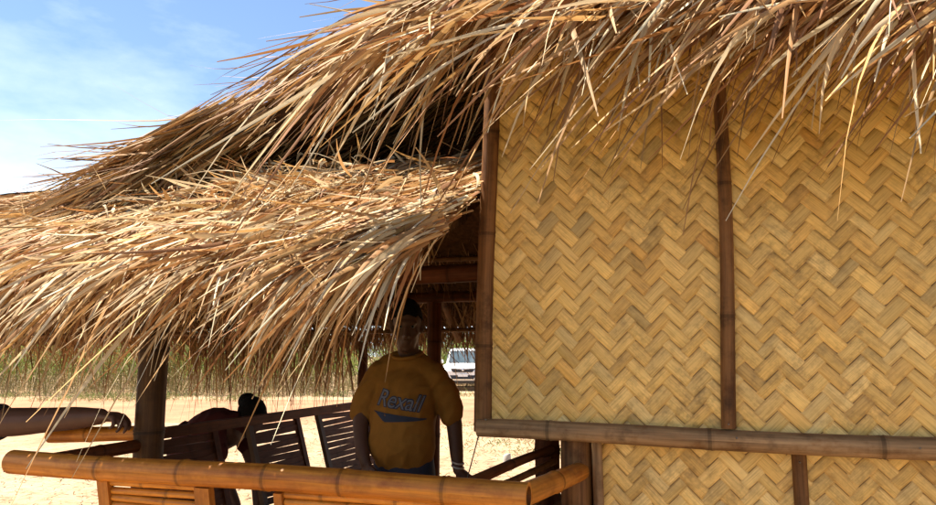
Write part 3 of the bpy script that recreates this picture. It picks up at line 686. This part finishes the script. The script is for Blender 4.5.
def fuse(o, vox, it=6, fac=.5):
    m = o.modifiers.new('fuse', 'REMESH'); m.mode = 'VOXEL'; m.voxel_size = vox; m.use_smooth_shade = True
    s = o.modifiers.new('soften', 'SMOOTH'); s.iterations = it; s.factor = fac
    dg = bpy.context.evaluated_depsgraph_get(); me = bpy.data.meshes.new_from_object(o.evaluated_get(dg)); me.name = o.name
    o.modifiers.clear(); old = o.data; o.data = me
    if not me.materials: me.materials.append(old.materials[0])
    if 'tint' not in me.color_attributes:
        ca = me.color_attributes.new('tint', 'FLOAT_COLOR', 'CORNER'); ca.data.foreach_set('color', np.ones(len(me.loops)*4, dtype=np.float32))
    me.polygons.foreach_set('use_smooth', [True]*len(me.polygons))
    return o
def head(mb, c, Mh):
    """head with face looking along local -Y; Mh rotates it; c is its centre (eyes at centre height)"""
    f = lambda x, y, z: Vector(c) + Mh @ Vector((x, y, z))
    def bl(p, rx, ry, rz): ball(mb, f(*p), rx, ry, rz, Mh)
    bl((0, .012, .028), .076, .096, .086); bl((0, -.012, -.025), .066, .078, .085); bl((0, -.030, -.078), .048, .052, .038)   # skull, face, jaw
    bl((0, -.062, -.094), .022, .020, .018)                                             # chin
    tube(mb, [f(0, -.082, .008), f(0, -.098, -.018), f(0, -.108, -.036)], [.009, .0125, .014]); bl((.012, -.094, -.040), .009, .009, .008); bl((-.012, -.094, -.040), .009, .009, .008)
    tube(mb, [f(-.048, -.070, .020), f(0, -.086, .022), f(.048, -.070, .020)], [.009, .0085, .009])      # brow
    tube(mb, [f(-.024, -.083, -.063), f(0, -.091, -.061), f(.024, -.083, -.063)], [.005, .0075, .005]); tube(mb, [f(-.02, -.081, -.072), f(0, -.088, -.073), f(.02, -.081, -.072)], [.005, .008, .005])
    for s in (-1, 1):
        bl((s*.040, -.062, -.026), .022, .018, .018)
        tube(mb, [f(s*.076, .006, .020), f(s*.086, .014, .012), f(s*.084, .012, -.014), f(s*.075, .002, -.032)], [.008, .011, .009, .007])
def eyes(c, Mh, parent):
    wht = m_plain('eye white', (.24, .22, .20), .3, .03)
    for s in (-1, 1):
        b = MB(); ball(b, Vector(c) + Mh @ Vector((s*.031, -.069, .004)), .013, .012, .009, Mh)
        e = b.build('eye', wht, parent); b = MB(); ball(b, Vector(c) + Mh @ Vector((s*.031, -.080, .004)), .0055, .003, .0055, Mh); b.build('iris', HAIR, e)
def hair(c, Mh, parent, low=-.02, puff=0):
    b = MB(); P = []; hj = [random.uniform(-.10, .08) for _ in range(28)]
    for i in range(0, 11):
        th = .02 + (math.pi*.62)*i/10; row = []
        for j in range(28):
            w = 2*math.pi*j/28; fr = max(0, -math.sin(w))
            t2 = min(th, (.02 + math.pi*.62*(1.02 - .40*fr**.5) + hj[j]))          # hairline higher at the forehead
            k = 1.03 + .035*random.random() + puff
            row.append(Vector(c) + Mh @ Vector((.078*k*math.sin(t2)*math.cos(w), .014 + .097*k*math.sin(t2)*math.sin(w), .028 + .088*k*math.cos(t2))))
        P.append(row)
    P2 = [[Vector(c) + (p - Vector(c))*.9 for p in r] for r in P]
    b.grid(P, None, (1, 1, 1), True); b.grid([r[::-1] for r in P2], None, (1, 1, 1), True); b.grid([P[-1], P2[-1]], None, (1, 1, 1), True); b.poly(P[0]); b.poly(P2[0][::-1])
    return b.build('hair', HAIR, parent)
def hand(mb, wrist, fwd, up, side, curl=.5, sc_=1.0):
    """fwd: towards the finger tips; up: back of the hand; side: +1 when the thumb lies along fwd x up"""
    w = Vector(wrist); f = Vector(fwd).normalized(); u = (Vector(up) - f*Vector(up).dot(f)).normalized(); s = f.cross(u)*side
    tube(mb, [w - f*.01, w + f*.035*sc_, w + f*.085*sc_], [(.024, .019), (.036*sc_, .017), (.037*sc_, .014)] if abs(f.z) > .75 and abs(s.x) > .5 else [.021, .022, .021])
    for k in range(3): tube(mb, [w + f*.03*sc_ + s*(k-1)*.018*sc_, w + f*.09*sc_ + s*(k-1)*.026*sc_], [.015, .0125])
    for k, ln in enumerate((.070, .079, .073, .056)):
        b0 = w + f*(.088 - .004*abs(k-1))*sc_ + s*(.030 - k*.0205)*sc_; a = 0; p = b0; pts = [b0 - f*.02, b0]
        for q in (.42, .33, .25):
            a += curl*(.8 if q > .4 else 1.0)*(1 + .12*k); p = p + (f*math.cos(a) - u*math.sin(a))*ln*q*sc_ + s*(1.5-k)*.001; pts.append(p)
        tube(mb, pts, [.010, .0098, .0090, .0082, .0070], 10)
    t0 = w + f*.022*sc_ + s*.022*sc_
    tube(mb, [t0, t0 + f*.026 + s*.024 - u*.008, t0 + f*.054 + s*.030 - u*.018, t0 + f*.076 + s*.026 - u*.026], [.0145, .0125, .0110, .0085], 10)
def creases(o, amp=.011):
    '''soft cloth folds: ridged noise stretched along two slanting directions'''
    from mathutils import noise as nz
    nr = [v.normal.copy() for v in o.data.vertices]
    for v, n_ in zip(o.data.vertices, nr):
        p = v.co; a_ = nz.noise(Vector((p.x*9 + p.z*7, p.y*6, p.z*16 - p.x*11))); b_ = nz.noise(Vector((p.x*16 - p.z*10 + 5, p.y*9, p.z*8 + 3)))
        v.co = p + n_*amp*((1-2*abs(a_))*.6 + (1-2*abs(b_))*.5 - .45)
    return o

def man():
    root = thing('person', (-1.26, 2.88, 0), 'standing man in a mustard printed t-shirt and dark trousers, one hand resting on the bench', 'person')
    Mh = Matrix.Rotation(R(24), 3, 'Z') @ Matrix.Rotation(R(9), 3, 'X'); hc = (-1.238, 2.865, 1.632)
    b = MB(); head(b, hc, Mh)
    tube(b, [(-1.247, 2.925, 1.42), (-1.245, 2.905, 1.50), (-1.24, 2.875, 1.58)], [.058, .057, .057])
    tube(b, [(-1.27, 2.92, .95), (-1.265, 2.91, 1.2), (-1.255, 2.92, 1.40)], [(.15, .11), (.165, .12), (.15, .09)], 20)
    tube(b, [(-1.40, 2.90, 1.425), (-1.25, 2.92, 1.44), (-1.11, 2.94, 1.41)], [.048, .05, .048])
    # right arm hangs bent, hand at the hip; left arm reaches down to the bench
    tube(b, [(-1.425, 2.88, 1.415), (-1.468, 2.845, 1.29), (-1.462, 2.80, 1.19)], [.052, .047, .041]); tube(b, [(-1.462, 2.80, 1.19), (-1.432, 2.765, 1.11), (-1.398, 2.745, 1.045)], [.041, .036, .027])
    hand(b, (-1.396, 2.744, 1.045), (.28, -.10, -.9), (-.3, -.9, 0), -1, .35)
    tube(b, [(-1.095, 2.93, 1.40), (-1.030, 2.95, 1.28), (-1.005, 2.955, 1.20)], [.052, .046, .042]); tube(b, [(-1.005, 2.955, 1.20), (-.992, 2.95, 1.10), (-.975, 2.935, 1.005)], [.042, .037, .027])
    hand(b, (-.973, 2.933, 1.005), (.70, -.10, -.55), (.3, -.5, .8), 1, .35)
    for s, x in ((-1, -1.36), (1, -1.18)):
        tube(b, [(x, 2.93, .90), (x, 2.91, .50), (x, 2.95, .09)], [.088, .06, .042]); tube(b, [(x, 2.96, .05), (x, 2.88, .035), (x-.005, 2.78, .028)], [.036, .04, .03])
    fuse(b.build('body', SKIN, root), .006, 5)
    eyes(hc, Mh, root); hair(hc, Mh, root)
    sh = m_plain('mustard cotton', (.27, .118, .022), .9, .1, 30, spec=.1, bumpk=.2)
    b = MB()
    tube(b, [(-1.268, 2.905, 1.085), (-1.267, 2.885, 1.14), (-1.262, 2.885, 1.23), (-1.255, 2.905, 1.34), (-1.25, 2.92, 1.42)], [(.168, .140), (.178, .158), (.176, .148), (.172, .125), (.130, .085)], 28)
    tube(b, [(-1.375, 2.91, 1.425), (-1.25, 2.915, 1.455), (-1.13, 2.935, 1.41)], [.070, .072, .068])
    tube(b, [(-1.40, 2.895, 1.415), (-1.452, 2.862, 1.325), (-1.478, 2.84, 1.245)], [.075, .070, .066]); tube(b, [(-1.11, 2.93, 1.40), (-1.045, 2.945, 1.32), (-1.018, 2.952, 1.235)], [.073, .067, .062])
    shirt = creases(fuse(b.build('t_shirt', sh, root), .007, 4))
    nk = MB(); tube(nk, [(-1.247 + .074*math.cos(w), 2.893 + .068*math.sin(w), 1.502 + .018*math.sin(w)) for w in [2*math.pi*j/16 for j in range(17)]], [.009]*17, 8); nk.build('collar', sh, shirt)
    tb = MB(); nv = m_plain('navy denim', (.018, .022, .045), .85, .2, 40)
    tube(tb, [(-1.27, 2.93, .84), (-1.27, 2.93, .95), (-1.27, 2.905, 1.085)], [(.170, .125), (.166, .13), (.158, .128)], 24)
    for x in (-1.36, -1.18): tube(tb, [(x, 2.93, .90), (x, 2.91, .52), (x, 2.945, .12)], [.105, .083, .068])
    fuse(tb.build('trousers', nv, root), .01, 4)
    so = MB()
    for x in (-1.36, -1.18): tube(so, [(x, 2.99, .04), (x, 2.88, .042), (x-.005, 2.75, .034)], [.042, .048, .038])
    fuse(so.build('shoe', m_plain('black leather', (.02, .018, .016), .5), root), .008, 3)
    wb = MB()
    for dz in (0, .018): tube(wb, [Vector((-.978, 2.937, 1.02+dz)) + Vector((math.cos(w)*.031, math.sin(w)*.031, -.006*math.cos(w))) for w in [2*math.pi*j/14 for j in range(15)]], [.004]*15, 6)
    wb.build('bracelet', m_plain('pale bead', (.55, .5, .45), .4), root)
    # chest print: lettering and swoosh lie on the cloth
    dg = bpy.context.evaluated_depsgraph_get(); me = shirt.data; mw = Matrix.Translation(origin(shirt))
    bvh = BVHTree.FromPolygons([mw @ v.co for v in me.vertices], [tuple(p.vertices) for p in me.polygons])
    axx = Vector((math.cos(R(14)), math.sin(R(14)), 0)); nrmv = Vector((math.sin(R(14)), -math.cos(R(14)), 0)); o0 = Vector((-1.245, 2.80, 1.275))
    def drape(pts2, faces, mat, name, off):
        b = MB(); q = []
        for x, z in pts2:
            p = o0 + axx*x + Vector((0, 0, z)); hit = bvh.ray_cast(p + nrmv*.5, -nrmv, 1.5); q.append((hit[0] if hit[0] else p) + nrmv*off)
        b.v = [tuple(v) for v in q]; b.f = faces; b.uv = [tuple((0, 0) for _ in f) for f in faces]; b.c = [(1, 1, 1)]*len(faces)
        return b.build(name, mat, shirt)
    def word(txt, size, mat, off, bold, name):
        cu = bpy.data.curves.new('word', 'FONT'); cu.body = txt; cu.size = size; cu.shear = .38; cu.align_x = 'CENTER'; cu.offset = bold; cu.space_character = .96
        to = bpy.data.objects.new('word', cu); COL.objects.link(to); bpy.context.view_layer.update()
        tm = bpy.data.meshes.new_from_object(to.evaluated_get(bpy.context.evaluated_depsgraph_get())); bpy.data.objects.remove(to)
        bm = bmesh.new(); bm.from_mesh(tm); bmesh.ops.triangulate(bm, faces=bm.faces[:]); bmesh.ops.subdivide_edges(bm, edges=[e for e in bm.edges if e.calc_length() > .012], cuts=2); bmesh.ops.triangulate(bm, faces=bm.faces[:])
        pts2 = [(v.co.x, v.co.y - .13*v.co.x) for v in bm.verts]; fs = [tuple(v.index for v in f.verts) for f in bm.faces]; bm.free()
        return drape(pts2, fs, mat, name, off)
    ink = m_plain('navy print', (.02, .025, .05), .8, .1); pale = m_plain('pale print', (.15, .15, .18), .8, .1)
    word('Rexall', .100, ink, .0022, .0035, 'lettering_outline'); word('Rexall', .100, pale, .0034, -.0003, 'lettering')
    sw, fs = [], []
    for i in range(25):
        t = i/24; x = -.13 + .275*t; zc = -.026 - .12*x; th = .042*(1-t)**.8*min(1, .35+4*t) + .004
        sw += [(x, zc), (x + .018*(1-t), zc - th*.5), (x + .03*(1-t), zc - th)]
        if i: fs += [(3*i-3, 3*i, 3*i+1, 3*i-2), (3*i-2, 3*i+1, 3*i+2, 3*i-1)]
    drape(sw, fs, ink, 'swoosh', .0045)
    root.scale = (.84, .95, 1)

man()
def stooper():
    root = thing('person', (-2.80, 3.55, 0), 'dark haired person in a dark red shirt stooping behind the slatted bench', 'person')
    hc = (-2.575, 3.64, 1.165); Mh = Matrix.Rotation(R(62), 3, 'Z') @ Matrix.Rotation(R(48), 3, 'X')
    b = MB(); head(b, hc, Mh)
    tube(b, [(-2.68, 3.58, 1.12), (-2.63, 3.61, 1.135), (-2.59, 3.63, 1.15)], [.06, .055, .052])
    tube(b, [(-2.90, 3.50, .86), (-2.84, 3.50, 1.0), (-2.66, 3.56, 1.10)], [(.14, .11), (.15, .11), (.13, .1)], 18)
    tube(b, [(-2.68, 3.44, 1.10), (-2.62, 3.40, .90), (-2.58, 3.42, .82)], [.048, .042, .038]); tube(b, [(-2.58, 3.42, .82), (-2.54, 3.46, .70), (-2.52, 3.48, .60)], [.038, .034, .026]); hand(b, (-2.52, 3.48, .60), (.1, .05, -1), (-.8, -.5, 0), 1, .4)
    tube(b, [(-2.72, 3.70, 1.10), (-2.66, 3.76, .92), (-2.60, 3.74, .82)], [.048, .042, .038]); tube(b, [(-2.60, 3.74, .82), (-2.56, 3.72, .70), (-2.54, 3.70, .60)], [.038, .034, .026]); hand(b, (-2.54, 3.70, .60), (.1, -.05, -1), (-.8, .5, 0), -1, .4)
    for y in (3.42, 3.60): tube(b, [(-2.92, y, .84), (-2.90, y, .45), (-2.95, y, .07)], [.085, .058, .042]); tube(b, [(-2.97, y, .05), (-2.86, y, .035), (-2.77, y, .028)], [.036, .04, .03])
    fuse(b.build('body', SKIN, root), .007, 5); eyes(hc, Mh, root); hair(hc, Mh, root, puff=.10)
    b = MB(); ball(b, Vector(hc) + Mh @ Vector((0, .115, .02)), .062, .058, .056); fuse(b.build('hair_bun', HAIR, root), .008, 2)
    red = m_plain('dark red cotton', (.07, .008, .007), .9, .15, 30)
    b = MB(); tube(b, [(-2.915, 3.50, .84), (-2.88, 3.50, 1.0), (-2.78, 3.52, 1.11), (-2.645, 3.57, 1.125)], [(.16, .125), (.165, .125), (.16, .115), (.11, .09)], 22)
    tube(b, [(-2.68, 3.44, 1.11), (-2.64, 3.41, .97)], [.066, .058]); tube(b, [(-2.72, 3.70, 1.11), (-2.68, 3.75, .98)], [.066, .058]); creases(fuse(b.build('shirt', red, root), .009, 4))
    b = MB(); nv = m_plain('black cotton', (.018, .017, .018), .85)
    tube(b, [(-2.92, 3.51, .78), (-2.92, 3.51, .90)], [(.165, .13), (.155, .12)], 20)
    for y in (3.42, 3.60): tube(b, [(-2.92, y, .84), (-2.90, y, .47), (-2.945, y, .1)], [.10, .078, .062])
    fuse(b.build('trousers', nv, root), .01, 4)
    root.scale = (.94, .94, .965)
stooper()
def leaner():
    root = thing('person', (-3.55, 2.42, 0), 'person in a black sleeve stretching a bare forearm along the bamboo hand rail', 'person')
    hc = (-3.62, 2.42, 1.64); Mh = Matrix.Rotation(R(50), 3, 'Z')
    b = MB(); head(b, hc, Mh); tube(b, [(-3.64, 2.44, 1.40), (-3.63, 2.43, 1.58)], [.062, .056])
    tube(b, [(-3.64, 2.45, .9), (-3.64, 2.44, 1.2), (-3.64, 2.44, 1.42)], [(.14, .11), (.155, .115), (.13, .085)], 18)
    tube(b, [(-3.52, 2.34, 1.38), (-3.30, 2.27, 1.26), (-3.10, 2.25, 1.200)], [.066, .065, .064]); tube(b, [(-3.10, 2.25, 1.212), (-2.84, 2.255, 1.215), (-2.55, 2.28, 1.235), (-2.36, 2.29, 1.250)], [.064, .062, .050, .034])
    hand(b, (-2.365, 2.29, 1.250), (1, .05, .0), (-.15, 0, 1), -1, .70, 1.05)
    tube(b, [(-3.76, 2.52, 1.38), (-3.80, 2.54, 1.20), (-3.80, 2.50, 1.10)], [.05, .045, .04]); tube(b, [(-3.80, 2.50, 1.10), (-3.76, 2.44, .98), (-3.72, 2.40, .88)], [.04, .035, .027]); hand(b, (-3.72, 2.40, .88), (.1, -.1, -1), (-.5, -.8, 0), 1, .4)
    for x in (-3.73, -3.55): tube(b, [(x, 2.46, .86), (x, 2.44, .48), (x, 2.47, .08)], [.088, .06, .042]); tube(b, [(x, 2.49, .05), (x, 2.40, .035), (x, 2.31, .028)], [.036, .04, .03])
    fuse(b.build('body', SKIN, root), .006, 5); eyes(hc, Mh, root); hair(hc, Mh, root)
    bl = m_plain('black jersey', (.014, .014, .017), .85, .2, 30)
    b = MB(); tube(b, [(-3.64, 2.45, .90), (-3.64, 2.44, 1.15), (-3.64, 2.44, 1.41)], [(.165, .125), (.172, .13), (.135, .09)], 22)
    tube(b, [(-3.54, 2.35, 1.39), (-3.30, 2.27, 1.265), (-2.885, 2.253, 1.212)], [.084, .083, .078]); tube(b, [(-3.74, 2.51, 1.39), (-3.80, 2.54, 1.24)], [.07, .062]); creases(fuse(b.build('shirt', bl, root), .008, 4))
    b = MB(); tube(b, [(-3.64, 2.46, .80), (-3.64, 2.46, .94)], [(.17, .13), (.16, .12)], 20)
    for x in (-3.73, -3.55): tube(b, [(x, 2.46, .86), (x, 2.44, .50), (x, 2.465, .1)], [.10, .08, .064])
    fuse(b.build('trousers', m_plain('grey cotton', (.09, .09, .095), .85), root), .01, 4)
leaner()

# ================================================================ PICKUP
def pickup():
    root = thing('pickup_truck', (-10.36, 30.5, 0), 'white pickup truck parked on the dirt road, facing the pavilion', 'pickup', rz=R(18))
    wp = m_plain('white car paint', (.78, .79, .80), .22, .02, 3); bk = m_plain('black plastic', (.015, .015, .016), .5, .2); gl, t, bs, o = mat_new('car glass')
    tc = N(t, 'ShaderNodeTexCoord'); nz = noise(t, tc.outputs['Object'], 2); rp = ramp(t, nz.outputs[0], [(.35, (.05, .07, .08)), (.7, (.10, .13, .15))]); t.links.new(rp.outputs[0], bs.inputs['Base Color']); bs.inputs['Roughness'].default_value = .05; bs.inputs['Specular IOR Level'].default_value = .9
    chrome = m_plain('chrome', (.6, .6, .62), .15, .05, 5, 1); rubber = m_plain('tyre rubber', (.02, .02, .02), .9); lamp = m_plain('lamp lens', (.55, .58, .6), .08, .05, 20, 0, .9)
    def loft(st):                         # st: (y, half width, z low, z high, corner)
        b = MB(); P = []
        for y, w, zl, zh, c in st:
            zc, h = (zl+zh)/2, (zh-zl)/2; row = []
            for q in range(32):
                a = 2*math.pi*q/32; e = .32
                row.append((w*math.copysign(abs(math.cos(a))**e, math.cos(a)), y, zc + h*math.copysign(abs(math.sin(a))**e, math.sin(a))))
            P.append(row)
        b.grid(P, None, (1, 1, 1), True); b.poly(P[0][::-1]); b.poly(P[-1]); return b
    body = loft([(-2.62, .70, .50, .84, 0), (-2.57, .82, .42, .93, 0), (-2.42, .90, .40, 1.0, 0), (-2.1, .92, .42, 1.05, 0), (-1.2, .92, .45, 1.13, 0), (-1.0, .92, .45, 1.14, 0), (2.5, .92, .5, 1.10, 0), (2.62, .88, .55, 1.06, 0)]).build('body', wp, root, True, True)
    cab = loft([(-1.32, .74, 1.0, 1.12, 0), (-1.22, .76, 1.0, 1.16, 0), (-.55, .66, 1.0, 1.74, 0), (-.2, .66, 1.0, 1.81, 0), (.75, .67, 1.0, 1.80, 0), (.95, .72, 1.0, 1.2, 0), (1.0, .74, 1.0, 1.1, 0)]).build('cabin', wp, root, True, True)
    def q(name, pts, mat, par, n=(0, 1, 0), th=.03):
        b = MB(); nv = Vector(n)*th; A = [Vector(p) for p in pts]; B_ = [p + nv for p in A]
        b.poly(A); b.poly(B_[::-1]); b.grid([A, B_], None, (1, 1, 1), True); return b.build(name, mat, par, False, True)
    q('windscreen', [(-.66, -1.245, 1.19), (.66, -1.245, 1.19), (.56, -.62, 1.70), (-.56, -.62, 1.70)], gl, cab, (0, .3, -.2), .05)
    for s in (-1, 1): q('side_window', [(s*.765, -.9, 1.2), (s*.765, .7, 1.2), (s*.69, .55, 1.68), (s*.69, -.4, 1.68)], gl, cab, (-s, 0, 0), .03)
    gr = q('grille', [(-.40, -2.60, .78), (.40, -2.60, .78), (.52, -2.56, .93), (0.1, -2.585, .905), (-.1, -2.585, .905), (-.52, -2.56, .93)], bk, body, (0, -1, 0), .045)
    b = MB(); tube(b, [(-.50, -2.62, .945), (0, -2.65, .915), (.50, -2.62, .945)], [.012, .02, .012]); b.build('chrome_bar', chrome, gr, True, True)
    b = MB(); ball(b, (0, -2.665, .87), .055, .012, .04); b.build('badge', chrome, gr, True, True)
    q('air_intake', [(-.45, -2.66, .50), (.45, -2.66, .50), (.55, -2.62, .66), (-.55, -2.62, .66)], bk, body, (0, 1, 0), .1)
    q('number_plate', [(-.21, -2.675, .60), (.21, -2.675, .60), (.21, -2.67, .71), (-.21, -2.67, .71)], m_plain('plate white', (.75, .75, .74), .4, .05), body, (0, 1, 0), .02)
    q('skid_plate', [(-.75, -2.58, .30), (.75, -2.58, .30), (.80, -2.60, .42), (-.80, -2.60, .42)], bk, body, (0, 1, 0), .15)
    for s in (-1, 1):
        q('headlight', [(s*.54, -2.585, .82), (s*.83, -2.50, .84), (s*.88, -2.36, .98), (s*.56, -2.55, .945)][::s], lamp, body, (0, -1, 0), .03)
        b = MB(); ball(b, (s*.70, -2.60, .58), .07, .02, .05); b.build('fog_light', bk, body, True, True)
        b = MB(); ball(b, (s*.98, -.98, 1.22), .11, .06, .085); b.build('mirror', wp, root, True, True)
        for y in (-1.75, 1.5):
            b = MB(); P = [[(s*(.90 - d), y + r*math.cos(w), .38 + r*math.sin(w)) for w in [2*math.pi*k/28 for k in range(28)]] for d, r in ((.0, .23), (-.01, .34), (.03, .38), (.2, .38), (.24, .34), (.24, .1))]
            b.grid(P, None, (1, 1, 1), True); wl = b.build('tyre', rubber, root, True, True)
            b = MB(); P = [[(s*(.905 - d), y + r*math.cos(w)*(1 if k % 4 else .9), .38 + r*math.sin(w)) for k, w in enumerate([2*math.pi*k/20 for k in range(20)])] for d, r in ((.01, .24), (.03, .2), (.045, .1), (.0, .05))]
            b.grid(P, None, (1, 1, 1), True); b.poly(P[-1]); b.build('rim', chrome, wl, True, True)
pickup()
